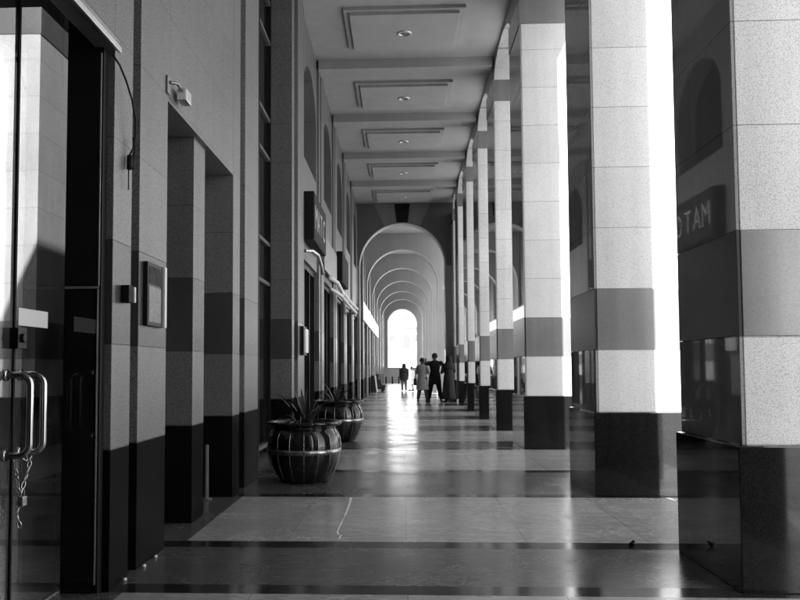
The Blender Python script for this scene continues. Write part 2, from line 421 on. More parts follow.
MB().box((-2.0, -5.0, 0), (LX, 2.2, 3.05)).build('lower_wall', M['wall_light'], t, .003)
t = thing('light_block_wall', 'unseen wall added behind the viewer to keep light out of the arcade', 'wall')
MB().box((-2.4, -5.3, 0), (3.1, -5.0, CEIL)).build('wall_face', M['dark_stone'], t)
MB().box((1.82, -5.0, 0), (3.02, 1.04, CEIL)).build('side_wall', M['dark_stone'], t)  # unseen solid wall added to cut light from behind the camera

# tall mullioned window in the third bay
w = thing('tall_window', 'tall dark mullioned window between two left piers, floor to ceiling', 'window', (-1.93, 9.40, 0))
MB().box((-.06, 0, 0), (-.03, 2.93, CEIL)).build('pane', M['dark_glass'], w)
b = MB()
for z in (.12, 2.42, 3.0, 4.26, 4.84, 6.0, 6.6): b.box((-.03, 0, z - .025), (.012, 2.93, z + .025))
b.build('transom', M['cloth_mid'], w)
b = MB()
for yy in (.03, .95, 1.9, 2.9): b.box((-.028, yy - .025, 0), (.02, yy + .025, CEIL))
b.build('mullion', M['black_metal'], w)

# shop bays
def shop_bay(y0, y1, l, zs=4.80, zh=3.05, spring=5.75, top=6.62, thin=-1.64):
    t = thing('shop_front', l, 'shop front', (0, 0, 0), 'shop fronts along the left wall')
    b = MB(); xr = -1.98; n = 16; m = .16
    a0, a1 = y0 + m, y1 - m; ym, hw = (a0 + a1) / 2, (a1 - a0) / 2
    b.box((xr, y0, zh), (thin, y1, zs))
    b.box((xr, y0, zs), (thin, a0, CEIL)); b.box((xr, a1, zs), (thin, y1, CEIL))
    P = [(ym - hw * math.cos(math.pi * q / n), spring + (top - spring) * math.sin(math.pi * q / n)) for q in range(n + 1)]
    for (a, za), (c, zc) in zip(P, P[1:]):
        b.add([(thin,a,za),(thin,c,zc),(thin,c,CEIL),(thin,a,CEIL)], [(0,1,2,3)])
        b.add([(thin,a,za),(thin,c,zc),(xr,c,zc),(xr,a,za)], [(3,2,1,0)])
    b.build('wall_face', M['wall_light'], t)
    f = MB(); f.box((xr - .05, a0 - .01, zs - .01), (xr - .02, a1 + .01, top + .05)); wd = f.build('arched_window', M['dark_glass'], t)
    f = MB(); f.box((xr - .02, ym - .03, zs), (xr + .02, ym + .03, top)); f.box((xr - .018, a0, spring - .03), (xr + .018, a1, spring + .03)); f.build('window_frame', M['black_metal'], wd)
    xr = -1.72
    f = MB(); f.box((xr - .05, y0, .0), (xr - .02, y1, zh)); gl = f.build('shop_glass', M['dark_glass'], t)
    f = MB(); f.box((xr - .02, y0, 0), (xr + .03, y1, .10)); f.box((xr - .02, y0, zh - .10), (xr + .03, y1, zh - .001))
    for q in (.02, .33, .66, .98): yy = y0 + (y1 - y0) * q; f.box((xr - .019, yy - .03, .10), (xr + .028, yy + .03, zh - .10))
    f.build('shop_frame', M['black_metal'], gl)
    return t
shop_bay(13.86, 16.42, 'dark shop front below the first projecting sign box')
shop_bay(17.48, 20.0, 'dark shop front between the first two slim left piers')
shop_bay(21.1, 23.6, 'dark shop front under the second projecting sign box')
shop_bay(24.7, 27.3, 'dark shop front before the last left pier')
shop_bay(28.4, 31.0, 'last dark shop front, against the dark arched wall')
# left wall in the vaulted half: piers and bays
fp = [34.0 + 3.5 * i for i in range(12)]
n = 0
prev = 32.6
for i, a in enumerate(fp):
    if any(ay - 1.2 < a < ay + 1.7 for ay in ARCH_Y): continue
    t = thing('stone_pier', f'slim pale left pier in the vaulted far part, {ordn[n]} past the dark arched wall', 'pier', (0, 0, 0), 'left piers past the dark arched wall'); n += 1
    strata(t, grooved(a, a + 1.1, a + .25, a + .5, xf=-1.55))
t = thing('shop_wall', 'continuous dark shop glazing and pale wall in the vaulted far part, left side', 'wall')
MB().box((-2.1, 31.0, 3.6), (-1.66, 77, CEIL)).build('wall_face', M['wall_light'], t)
MB().box((-2.05, 31.0, 0), (-1.80, 77, 3.6)).build('shop_glass', M['dark_glass'], t)

# ------------------------------------------------------------------ cross walls with round arches
def arch_wall(y0, th, hw, spring, cx, l, mats, seg=36, x0=-1.62, x1=3.0, ztop=CEIL, name='arched_wall', blocks=False):
    x1 = 2.0
    t = thing(name, l, 'arched wall', (0, y0, 0), 'arched cross walls along the arcade')
    P = [(cx - hw * math.cos(math.pi * q / seg), spring + hw * math.sin(math.pi * q / seg)) for q in range(seg + 1)]
    b = MB(); r = MB(); jm = MB()
    for yy in (0, th):
        J = jm; J.add([(x0,yy,0),(cx-hw,yy,0),(cx-hw,yy,spring),(x0,yy,spring)], [(0,1,2,3)]); J.add([(cx+hw,yy,0),(x1,yy,0),(x1,yy,spring),(cx+hw,yy,spring)], [(0,1,2,3)])
        b.add([(x0,yy,spring),(cx-hw,yy,spring),(cx-hw,yy,ztop),(x0,yy,ztop)], [(0,1,2,3)]); b.add([(cx+hw,yy,spring),(x1,yy,spring),(x1,yy,ztop),(cx+hw,yy,ztop)], [(0,1,2,3)])
        for (a, za), (c, zc) in zip(P, P[1:]): b.add([(a,yy,za),(c,yy,zc),(c,yy,ztop),(a,yy,ztop)], [(0,1,2,3)])
    Q = [(cx - hw, 0)] + P + [(cx + hw, 0)]
    for i, ((a, za), (c, zc)) in enumerate(zip(Q, Q[1:])):
        r.add([(a,0,za),(c,0,zc),(c,th,zc),(a,th,za)], [(0,1,2,3)], 0, 0 < i < len(Q) - 2)
    # thin raised pale bead round the arch edge
    k = .03
    for (i, ((a, za), (c, zc))) in enumerate(zip(Q, Q[1:])):
        def out(px, pz):
            if pz <= spring: return (px + (-k if px < cx else k), pz)
            s = (hw + k) / hw; return (cx + (px - cx) * s, spring + (pz - spring) * s)
        (a2, za2), (c2, zc2) = out(a, za), out(c, zc)
        r.add([(a,-.02,za),(c,-.02,zc),(c2,-.02,zc2),(a2,-.02,za2)], [(0,1,2,3)]); r.add([(a,-.02,za),(c,-.02,zc),(c,0,zc),(a,0,za)], [(0,1,2,3)]); r.add([(a2,-.02,za2),(c2,-.02,zc2),(c2,0,zc2),(a2,0,za2)], [(3,2,1,0)])
    b.build('wall_face', mats[0], t); jm.build('jambs', M['col_light'] if blocks else mats[0], t); r.build('arch_lining', mats[1], t)
    if blocks:
        for nm, a0, a1, mt in (('keystone', 83, 97, 0), ('wedge_stone', 97.6, 114, 1), ('wedge_stone', 66, 82.4, 1)):
            v = []
            for ang in (a0, a1):
                ca, sa = math.cos(math.radians(ang)), math.sin(math.radians(ang))
                v.append((cx + (hw + .06) * ca, spring + (hw + .06) * sa)); v.append((cx + (ztop - .02 - spring) / sa * ca, ztop - .02))
            q = MB(); f = [v[0], v[2], v[3], v[1]]
            q.add([(x, -.012, z) for x, z in f] + [(x, .0, z) for x, z in f], [(0,1,2,3),(7,6,5,4),(0,4,5,1),(1,5,6,2),(2,6,7,3),(3,7,4,0)])
            q.build(nm, [M['col_base'], M['mid_stone']][mt], t)
    return t
for i, y in enumerate(ARCH_Y):
    arch_wall(y, .55, 1.57, 4.93, .04, ['nearest arched wall of dark stone with keystone, closing the flat ceiling', 'second arched cross wall, grey, framed inside the dark one', 'third arched cross wall inside the second', 'fourth arched cross wall inside the third', 'fifth arched cross wall inside the fourth', 'sixth arched cross wall, small and pale, before the end arch'][i],
              (M['dark_stone'] if i == 0 else M['vault'], M['reveal']), blocks=(i == 0))
arch_wall(END_Y, 1.4, 1.30, 5.20, .04, 'end arched wall framing the bright street', (M['vault'], M['vault']))
for i, (y0, y1) in enumerate(zip(ARCH_Y, ARCH_Y[1:] + [END_Y])):
    d = thing('downlight', f'small round ceiling lamp in the vaulted part, {ordn[i]} bay past the dark arched wall', 'downlight', (.04, (y0 + 1.3 + y1) / 2, CEIL), 'downlights along the arcade ceiling')
    MB().lathe([(.0, -.05), (.13, -.06), (.16, -.03), (.16, .0)], 24).build('rim', M['grey_metal'], d)

# ------------------------------------------------------------------ glass doors at the left edge
GX = -1.86
t = thing('glass_door', 'double glass entrance door with paired steel pull handles at the left edge', 'door', (GX, 0, 0))
for a, c in ((2.25, 3.974), (3.986, 4.72)):
    MB().box((-.006, a, .012), (.006, c, 3.56)).build('pane', M['glass'], t)
b = MB(); b.box((-.03, 2.2, 3.56), (.05, 4.545, 3.62)); b.build('top_rail', M['black_metal'], t)
b = MB(); b.box((-.012, 3.972, .01), (.012, 3.988, 3.56)); b.build('meeting_strip', M['black'], t)
for yy in (3.90, 4.05):
    b = MB(); z0, z1, pr, r = .80, 1.175, .125, .05
    pts = [(.0, yy, z1)] + [(pr - r + r * math.sin(q), yy, z1 - r + r * math.cos(q)) for q in [math.pi / 2 * i / 6 for i in range(7)]] + \
          [(pr - r + r * math.cos(q), yy, z0 + r - r * math.sin(q)) for q in [math.pi / 2 * i / 6 for i in range(7)]] + [(.0, yy, z0)]
    b.tube(pts, .0165, 14)
    b.tube([(.004, yy, z1), (.016, yy, z1)], .028, 14); b.tube([(.004, yy, z0), (.016, yy, z0)], .028, 14)
    b.build('pull_handle', M['steel'], t)
b = MB(); b.box((.007, 3.94, 1.30), (.045, 4.035, 1.40)); b.tube([(.045, 3.985, 1.35), (.06, 3.985, 1.35)], .022, 14); b.build('lock', M['black_metal'], t, .003)
b = MB(); b.box((.0065, 4.02, 1.415), (.0085, 4.36, 1.50)); b.build('sticker', M['cream'], t)
b = MB(); b.box((.17, 2.2, 2.985), (.285, 4.612, 3.048)); b.build('header', M['grey_metal'], t, .004)
b = MB(); b.box((.285, 2.2, 2.972), (.300, 4.612, 3.004)); b.build('header_strip', M['light_metal'], t, .002)
j = MB(); j.box((.018, 4.55, 0), (.222, 4.612, 3.6)); jb = j.build('jamb', M['black_metal'], t)
j = MB(); j.box((.03, 4.537, 1.66), (.205, 4.549, 2.94)); j.build('jamb_panel', M['black'], jb)
j = MB(); j.box((.026, 4.535, 1.64), (.21, 4.548, 1.652)); j.box((.208, 4.535, 1.655), (.214, 4.548, 2.95)); j.box((.205, 4.535, .05), (.211, 4.548, 1.635)); j.build('jamb_trim', M['light_metal'], jb)
j = MB(); j.box((.03, 4.538, .06), (.20, 4.549, 1.63)); j.build('jamb_glass', M['dark_glass'], jb)

c = MB(); random.seed(3)
def chain(c, pts, L=.032):
    for i in range(len(pts) - 1):
        p, q = Vector(pts[i]), Vector(pts[i + 1]); n = max(1, round((q - p).length / L))
        for s in range(n):
            m = p + (q - p) * ((s + .5) / n); d = (q - p).normalized(); rot = d.to_track_quat('Z', 'Y') @ Quaternion((0, 0, 1), math.pi / 2 * (s % 2) + .4)
            rings = []
            for a in range(13):
                an = 2 * math.pi * a / 12; ring = []
                for k in range(6):
                    be = 2 * math.pi * k / 6; R = 1 + 0 * be
                    v = Vector(((.0085 + .003 * math.cos(be)) * math.cos(an), .003 * math.sin(be), (.019 + .003 * math.cos(be)) * math.sin(an)))
                    ring.append(tuple(m + rot @ v))
                rings.append(ring)
            c.loft(rings, False)
chain(c, [(GX + .06, 3.90, .815), (GX + .075, 3.97, .77), (GX + .06, 4.05, .815)])
chain(c, [(GX + .055, 3.90, .80), (GX + .05, 3.94, .70), (GX + .045, 3.985, .585)])
chain(c, [(GX + .07, 4.05, .79), (GX + .06, 4.03, .70), (GX + .045, 3.985, .60), (GX + .04, 3.975, .52), (GX + .05, 3.985, .45)])
tag(c.build('chain', M['steel']), 'steel security chain looped round the glass door handles', 'chain')
p = thing('padlock', 'small padlock hanging in the chain on the glass door', 'padlock', (GX + .06, 3.985, .60))
MB().box((-.012, -.024, -.045), (.012, .024, 0)).build('lock_body', M['pot_band'], p, .004)
MB().tube([(0, -.016, 0)] + [(0, -.016 * math.cos(q), .018 + .016 * math.sin(q)) for q in [math.pi * i / 8 for i in range(9)]] + [(0, .016, 0)], .004, 8).build('shackle', M['steel'], p)

# court behind the glass with a banded column; unseen roof added to limit light
struct(MB().box((-12, -4, -.019), (-4, 24, .0)).build('courtyard_paving', M['court']))
tt = thing('courtyard_wall', 'dark rendered walls, and unseen roof added to shape the light, of the court behind the glass doors', 'wall')
MB().box((-12.2, -4, 0), (-12, 24, 8)).build('side_wall', M['court_wall'], tt); MB().box((-12, 24, 0), (-2.4, 24.2, 8)).build('end_wall', M['court_wall'], tt)
b = MB(); b.box((-12, -4, 8.0), (-2.4, .5, 8.4)); b.box((-12, 14.5, 8.0), (-2.4, 24, 8.4)); b.box((-12, .5, 8.0), (-8.2, 14.5, 8.4)); b.box((-3.15, .5, 8.0), (-2.4, 14.5, 8.4)); b.build('added_court_roof', M['court_wall'], tt)
MB().box((-12, -4.2, 0), (-2.4, -4.0, 8)).build('near_wall', M['court_wall'], tt)
MB().box((-2.38, 6.7, 0), (-2.31, 24, 8)).build('inner_wall', M['court_wall'], tt)
column(12.65, 'sunlit banded column seen through the glass door', x0=-6.9, x1=-5.56, d=1.5, lin=False, group='banded columns behind the glass door')

# ------------------------------------------------------------------ things fixed to the left wall
t = thing('wall_notice', 'dark framed notice with bright right edge on the nearest left pier', 'notice', (LX, 5.34, 1.67))
MB().box((.002, -.165, -.20), (.03, .165, .20)).build('frame', M['black_metal'], t, .004)
MB().box((.0305, -.14, -.175), (.0325, .12, .05)).build('printed_sheet', M['print_'], t); MB().box((.0305, -.14, .065), (.0325, .12, .175)).build('heading_panel', M['black'], t)
MB().box((.004, .166, -.20), (.045, .215, .20)).build('light_edge', M['white'], t, .003)
t = thing('intercom', 'small black intercom box with pale side on the nearest left pier', 'intercom', (LX, 4.80, 1.63))
MB().box((.002, -.045, -.05), (.05, .035, .05)).build('box', M['black'], t, .004); MB().box((.002, .036, -.045), (.058, .06, .045)).build('pale_side', M['white'], t, .003)
t = thing('wall_lamp', 'small floodlight on a bracket above the dark doorway recess', 'lamp', (LX, 5.74, 3.16))
MB().box((.002, -.10, -.07), (.015, -.03, .05)).build('bracket', M['grey_metal'], t, .003)
MB().tube([(.015, -.06, .01), (.05, .02, .03), (.06, .14, .0)], .012, 8).build('arm', M['grey_metal'], t)
b = MB(); b.box((.02, .12, -.06), (.09, .26, .03)); b.build('lamp_head', M['light_metal'], t, .01)
MB().box((.024, .105, -.055), (.086, .118, .02)).build('lens', M['white'], t)
b = MB(); P = [(4.53, 2.93), (4.60, 2.90), (4.68, 2.84), (4.77, 2.76), (4.84, 2.66), (4.86, 2.57), (4.85, 2.49), (4.80, 2.42)]
b.tube([(LX + .02 + .03 * math.sin(i / 7 * math.pi), y, z) for i, (y, z) in enumerate(P)], .006, 8)
b.tube([(LX + .03, 4.86, 2.56), (LX + .035, 4.885, 2.50), (LX + .03, 4.865, 2.44)], .006, 8)
b.tube([(LX + .025, 4.82, 2.44), (LX + .03, 4.80, 2.36)], .018, 8); b.tube([(LX + .03, 4.865, 2.44), (LX + .03, 4.84, 2.37)], .014, 8)
b.tube([(LX + .025, 4.80, 2.36), (LX + .02, 4.815, 2.24)], .004, 6)
tag(b.build('hanging_cable', M['black']), 'loose black cable with plugs dangling on the nearest left pier', 'cable')
t = thing('wall_plaque', 'small white plaque in a dark frame on the pier behind the first pot', 'plaque', (LX, 13.62, 1.65))
MB().box((.002, -.26, -.24), (.05, .22, .22)).build('frame', M['black_metal'], t); MB().box((.05, -.20, -.20), (.075, .24, .18)).build('plate', M['white'], t)
t = thing('reflection_post', 'thin pale post standing in for a reflection in the dark doorway recess', 'post', (-1.80, 7.80, 0))
MB().lathe([(0, 0), (.05, 0), (.05, .012), (.02, .016), (.018, .50), (.0, .505)], 16).build('reflection_pole', M['cloth_mid'], t)  # added upright imitating a pale reflection on the dark stone

# sign boxes, lettering and awning rails
def sign_box(y0, y1, z0, z1, l, word=None, xf=-1.45):
    t = thing('sign_box', l, 'sign', (xf, y0, (z0 + z1) / 2), 'projecting sign boxes on the left wall')
    h = (z1 - z0) / 2
    MB().box((-.18, 0, -h), (0, y1 - y0, h)).build('case', M['black'], t, .004)
    MB().box((.001, .03, -h + .03), (.008, y1 - y0 - .03, h - .03)).build('sign_face', M['cloth_char'], t)
    if word:
        yy = .10
        for ch in word:
            cu = bpy.data.curves.new('letter', 'FONT'); cu.body = ch; cu.size = .58; cu.extrude = .002; cu.resolution_u = 4
            tmp = bpy.data.objects.new('letter', cu); COL.objects.link(tmp); dg = bpy.context.evaluated_depsgraph_get(); dg.update()
            me = bpy.data.meshes.new_from_object(tmp.evaluated_get(dg)); COL.objects.unlink(tmp); bpy.data.objects.remove(tmp)
            me.transform(Matrix(((0, 0, 1, .0105), (1, 0, 0, yy), (0, 1, 0, -.20), (0, 0, 0, 1))))   # text x -> +y, text y -> +z
            me.materials.clear(); me.materials.append(M['cloth_letter'])
            o = bpy.data.objects.new('letter', me); COL.objects.link(o); o.parent = t; o['label'] = f'white letter {ch}'
            yy += .47
    return t
sign_box(14.0, 16.2, 3.35, 4.16, 'nearest projecting black sign box with white letters MATC', 'MATC')
sign_box(20.9, 23.2, 3.35, 4.10, 'second projecting black sign box, farther along the left wall', xf=-1.46)
t = thing('fascia_panel', 'pale glossy fascia panel on the left wall past the first sign box', 'fascia panel', (LX, 17.0, 3.55))
MB().box((.003, 0, -.35), (.06, 3.2, .35)).build('panel', M['grey_metal'], t, .006)
t = thing('awning_frame', 'white tubular awning rails fixed high on the left wall', 'awning', (LX, 0, 0))
b = MB()
b.tube([(.02, 13.9, 3.14), (.10, 14.2, 3.18), (.16, 14.6, 3.16), (.18, 15.0, 3.02), (.17, 15.4, 2.93)], .03, 10); b.build('bracket_rail', M['light_metal'], t)
b = MB()
b.tube([(.05, 18.2, 3.15), (.18, 18.8, 3.10), (.22, 19.8, 2.98), (.24, 22.5, 2.95), (.26, 25.5, 2.98), (.06, 25.9, 2.98)], .045, 10)
b.tube([(.04, 18.6, 2.95), (.22, 19.3, 2.86), (.26, 22.0, 2.80), (.28, 24.6, 2.80), (.04, 24.9, 2.8)], .04, 10)
for yy in (19.6, 21.2, 22.8, 24.4): b.tube([(.03, yy, 3.22), (.15, yy, 3.12), (.23, yy, 2.97), (.25, yy, 2.82)], .03, 8)
b.build('rail', M['white'], t)
kk = NT('glowing white face'); kk.b.inputs['Base Color'].default_value = (.8, .8, .8, 1); kk.b.inputs['Emission Color'].default_value = (1, 1, 1, 1); kk.b.inputs['Emission Strength'].default_value = .16  # white face with a weak emission of its own
t = thing('white_sign_panel', 'long blank white sign panel with glowing face on the left wall before the end arch', 'sign', (-1.6, 33.2, 3.1))
MB().box((-.06, 0, 0), (.10, 21, .75)).build('case', M['grey_metal'], t); MB().box((.101, .05, .04), (.115, 20.95, .71)).build('glow_face', kk.m, t)

# ------------------------------------------------------------------ pots and plants
def pot(name, label, x, y, rz, s=1.):
    t = thing('plant_pot', label, 'plant pot', (x, y, 0), 'black banded pots along the left wall', rz)
    prof = [(0, 0), (.25, 0), (.272, .02), (.325, .10), (.366, .20), (.386, .30), (.391, .38), (.380, .47), (.352, .54), (.322, .575), (.322, .590)]
    prof = [(r * s, z * s) for r, z in prof]
    MB().lathe(prof, 56).build('body', M['pot'], t)
    MB().lathe([(.318 * s, .585 * s), (.385 * s, .600 * s), (.398 * s, .612 * s), (.398 * s, .632 * s), (.385 * s, .640 * s), (.345 * s, .636 * s), (.335 * s, .60 * s), (.33 * s, .55 * s)], 56).build('rim', M['pot'], t)
    MB().lathe([(.382 * s, .300 * s), (.394 * s, .305 * s), (.398 * s, .350 * s), (.386 * s, .355 * s)], 56).build('hoop', M['pot_band'], t)
    import bisect
    def rad(z):
        for (r0, z0), (r1, z1) in zip(prof[1:], prof[2:]):
            if z0 <= z <= z1: return r0 + (r1 - r0) * (z - z0) / (z1 - z0)
        return prof[-1][0]
    for k in range(16):
        a = 2 * math.pi * k / 16; b = MB()
        zz = [(.03 + .52 * i / 12) * s for i in range(13)]
        b.tube([((rad(z) + .0005) * math.cos(a), (rad(z) + .0005) * math.sin(a), z) for z in zz], .0042 * s, 6); b.build('stave_line', M['pot_band'], t)
    MB().lathe([(0, .560 * s), (.15 * s, .568 * s), (.333 * s, .556 * s)], 32).build('soil', M['soil'], t)
    return t
def plant(label, x, y, z, blades, seed):
    random.seed(seed); b = MB()
    for i in range(blades):
        a = random.uniform(0, 6.283); L = random.uniform(.28, .58); lean = random.uniform(.35, 1.15); w = random.uniform(.014, .024)
        if i < 6: L *= 1.35; lean = random.uniform(.15, .7)
        r0 = random.uniform(.0, .05); n = 9; sp = []
        dx, dy = math.cos(a), math.sin(a); px, pz, th = r0, 0., lean * .35
        for q in range(n):
            sp.append((px, pz)); th += lean * 1.5 / n * (1 + q * .18); px += L / n * math.sin(th); pz += L / n * math.cos(th)
        vs = []
        for q, (u, v) in enumerate(sp):
            ww = w * (1 - (q / (n - 1)) ** 2.2) + .001
            vs += [(dx * u - dy * ww, dy * u + dx * ww, v), (dx * u, dy * u, v - ww * .45), (dx * u + dy * ww, dy * u - dx * ww, v)]
        fs = []
        for q in range(n - 1):
            for e in (0, 1): fs.append((q * 3 + e, q * 3 + e + 1, q * 3 + e + 4, q * 3 + e + 3))
        b.add(vs, fs, 0, True)
    t = thing('spiky_plant', label, 'plant', (x, y, z), 'plants in the pots')
    b.build('leaves', M['leaf'], t); MB().lathe([(0, -.02), (.05, -.01), (.04, .06), (.0, .07)], 14).build('stem', M['soil'], t)
pot('a', 'nearest black banded pot on the floor, with the taller plant', -1.05, 9.12, .1)
plant('taller spiky plant with arching leaves in the nearest pot', -1.06, 9.12, .555, 44, 5)
pot('b', 'farther black banded pot partly hidden behind the nearest one', -1.06, 14.2, .3, 1.05)
plant('low sparse spiky plant in the farther pot', -1.10, 14.2, .585, 24, 11)

# grit and leaf on the floor
b = MB(); b.ball((0, 0, .014), (.02, .016, .014)); b.tube([(.0, 0, .014), (.015, .01, .032), (.028, .012, .03)], [.012, .01, .003], 8)
tag(b.build('dry_leaf', M['black'], loc=(1.53, 5.86, 0)), 'small dark crumpled leaf lying on the floor near the nearest column', 'leaf')
for i, (x, y, l) in enumerate(((-1.57, 5.16, 'pale crumb of grit at the foot of the nearest left pier, middle one'), (-1.575, 5.42, 'pale crumb of grit at the foot of the nearest left pier, farthest one'), (-1.58, 4.83, 'pale crumb of grit at the foot of the nearest left pier, closest one'))):
    tag(MB().ball((0, 0, .008), (.012, .02, .010), 8, 5).build('grit', M['crumb'], loc=(x, y, 0)), l, 'grit', 'grit along the left wall')

# ------------------------------------------------------------------ people
def skin_body(name, J, E, R, mat, parent):
    me = bpy.data.meshes.new(name); keys = list(J); me.from_pydata([J[k] for k in keys], [(keys.index(a), keys.index(b)) for a, b in E], [])
    o = bpy.data.objects.new(name, me); COL.objects.link(o)
    md = o.modifiers.new('skin', 'SKIN'); md.use_smooth_shade = True; sd = o.modifiers.new('sub', 'SUBSURF'); sd.levels = 1; sd.render_levels = 1
    for i, k in enumerate(keys):
        r = R[k]; me.skin_vertices[0].data[i].radius = (r, r) if not isinstance(r, tuple) else r
        me.skin_vertices[0].data[i].use_root = (k == 'pelvis')
    dg = bpy.context.evaluated_depsgraph_get(); dg.update()
    m2 = bpy.data.meshes.new_from_object(o.evaluated_get(dg)); bpy.data.objects.remove(o)
    m2.materials.clear(); m2.materials.append(mat)
    for p in m2.polygons: p.use_smooth = True
    o = bpy.data.objects.new(name, m2); COL.objects.link(o); o.parent = parent
    return o
def person(label, loc, rz, h, top, legs, hem=.50, hair='short', arms=('down', 'down'), stance=.10, seat=False, scarf=None, flare=1.0, wide=1.0, shoes='leather'):
    """figure faces +y in its own axes; h = height; hem = height of the garment's lower edge"""
    t = thing('person', label, 'person', loc, None, rz); s = h / 1.75; V = lambda x, y, z: (x * s, y * s, z * s)
    J = {'pelvis': V(0, 0, .95), 'waist': V(0, .0, 1.10), 'chest': V(0, -.01, 1.30), 'neck': V(0, -.01, 1.47), 'skull': V(0, .01, 1.56), 'crown': V(0, .01, 1.665)}
    E = [('pelvis', 'waist'), ('waist', 'chest'), ('chest', 'neck'), ('neck', 'skull'), ('skull', 'crown')]
    R = {'pelvis': .13 * s, 'waist': .115 * s, 'chest': .135 * s, 'neck': .052 * s, 'skull': .088 * s, 'crown': .080 * s}
    A = {}; Lg = {}
    for sd, nm in ((-1, 'l'), (1, 'r')):
        mode = arms[0 if sd < 0 else 1]
        sh = V(sd * .185 * wide, -.01, 1.41)
        if mode == 'down': el, wr, hd = V(sd * .25, -.02, 1.12), V(sd * .25, .05, .88), V(sd * .245, .07, .80)
        elif mode == 'hip': el, wr, hd = V(sd * .42, -.05, 1.16), V(sd * .22, .03, 1.02), V(sd * .16, .06, 1.00)
        elif mode == 'front': el, wr, hd = V(sd * .25, .02, 1.13), V(sd * .12, .22, 1.13), V(sd * .05, .25, 1.15)
        elif mode == 'raised': el, wr, hd = V(sd * .33, .03, 1.22), V(sd * .30, .20, 1.40), V(sd * .29, .22, 1.48)
        hip = V(sd * .09, 0, .90)
        if seat: kn, an, toe = V(sd * .14, .40, 1.02), V(sd * .12, .30, .66), V(sd * .12, .44, .635)
        else: kn, an, toe = V(sd * (.09 + stance * .5), .02, .49), V(sd * (.09 + stance), -.01, .075), V(sd * (.11 + stance * 1.1), .15, .035)
        J.update({nm + 'sh': sh, nm + 'el': el, nm + 'wr': wr, nm + 'hd': hd, nm + 'hip': hip, nm + 'kn': kn, nm + 'an': an, nm + 'toe': toe})
        E += [('chest', nm + 'sh'), (nm + 'sh', nm + 'el'), (nm + 'el', nm + 'wr'), (nm + 'wr', nm + 'hd'), ('pelvis', nm + 'hip'), (nm + 'hip', nm + 'kn'), (nm + 'kn', nm + 'an'), (nm + 'an', nm + 'toe')]
        R.update({nm + 'sh': .065 * s, nm + 'el': .042 * s, nm + 'wr': .028 * s, nm + 'hd': (.040 * s, .018 * s), nm + 'hip': .09 * s, nm + 'kn': .058 * s, nm + 'an': .040 * s, nm + 'toe': .035 * s})
        d = (Vector(hd) - Vector(wr)).normalized(); side = d.orthogonal().normalized()
        for q in range(5):                                    # four unequal fingers and a thumb
            off = (q - 1.5) * .019 * s if q < 4 else -.045 * s
            ln = (.070, .080, .076, .060, .055)[q] * s
            p0 = Vector(hd) + side * off * (1 if q < 4 else .8) - d * (.0 if q < 4 else .03 * s); dd = d if q < 4 else (d - side * .7).normalized()
            p1 = p0 + dd * ln * .55; p2 = p1 + (dd + Vector((0, 0, -.5))).normalized() * ln * .45
            for kq, pt in ((f'{nm}f{q}a', p1), (f'{nm}f{q}b', p2)): J[kq] = tuple(pt); R[kq] = .0085 * s
            E += [(nm + 'hd', f'{nm}f{q}a'), (f'{nm}f{q}a', f'{nm}f{q}b')]
        A[nm] = (sh, el, wr); Lg[nm] = (hip, kn, an, toe)
    body = skin_body('body', J, E, R, M['skin'], t)
    f = MB(); f.tube([V(0, .095, 1.62), V(0, .118, 1.585), V(0, .098, 1.575)], [.010 * s, .017 * s, .012 * s], 8)
    f.build('nose', M['skin'], t)
    for sd in (-1, 1):
        MB().ball(V(sd * .088, .005, 1.60), (.012 * s, .022 * s, .032 * s), 8, 6).build('ear', M['skin'], t)
        MB().ball(V(sd * .033, .088, 1.625), (.013 * s, .010 * s, .008 * s), 8, 5).build('eye', M['hair'], t)
    MB().ball(V(0, .092, 1.535), (.024 * s, .010 * s, .006 * s), 8, 5).build('mouth', M['leather'], t)
    # hair
    f = MB(); rings = []
    for k in range(9):
        th = math.pi * (.03 + .58 * k / 8)
        rings.append([V(.104 * math.sin(th) * math.cos(a), .0 - .012 + .112 * math.sin(th) * math.sin(a) - (.02 if math.sin(a) > .3 and k > 5 else 0), 1.625 + .115 * math.cos(th) + (.05 if math.sin(a) > .3 and k > 5 else 0)) for a in [2 * math.pi * i / 18 for i in range(18)]])
    f.loft(rings, True)
    if hair == 'long': f.loft([[V(.095 * w * math.cos(a), -.055 + yo + .05 * math.sin(a), z) for a in [2 * math.pi * i / 14 for i in range(14)]] for z, w, yo in ((1.66, .9, 0), (1.55, 1.05, -.01), (1.42, 1.0, -.05), (1.30, .85, -.085), (1.22, .4, -.09))], True)
    if scarf:
        f2 = MB(); f2.loft([[V(w * math.cos(a), yo + d * math.sin(a), z) for a in [2 * math.pi * i / 20 for i in range(20)]] for z, w, d, yo in ((1.755, .02, .02, -.02), (1.735, .085, .095, -.02), (1.66, .122, .125, -.025), (1.56, .122, .115, -.035), (1.46, .15, .10, -.045), (1.38, .225, .125, -.04), (1.22, .215, .165, -.03))], True)
        f2.build('scarf', M[scarf], t)
    f.build('hair', M['hair'], t)
    # long shirt: waisted tube with folds, flaring to the hem
    f = MB(); rings = []; NZ = 16; nn = 28; zt = 1.475
    for k in range(NZ + 1):
        q = k / NZ; z = zt + (hem - zt) * q
        prof = [(1.475, .065, .06), (1.455, .13, .085), (1.42, .205 * wide, .11), (1.30, .20 * wide, .145), (1.10, .165 * wide, .135), (.95, .185 * wide, .15), (.75, .20 * wide * flare, .165 * flare), (.45, .225 * wide * flare, .18 * flare), (.1, .25 * wide * flare, .21 * flare)]
        for (z0, w0, d0), (z1, w1, d1) in zip(prof, prof[1:]):
            if z1 <= z <= z0 + 1e-6: u = (z0 - z) / (z0 - z1); w, d = w0 + (w1 - w0) * u, d0 + (d1 - d0) * u; break
        fold = .018 * max(0, (1.05 - z)); rr = []
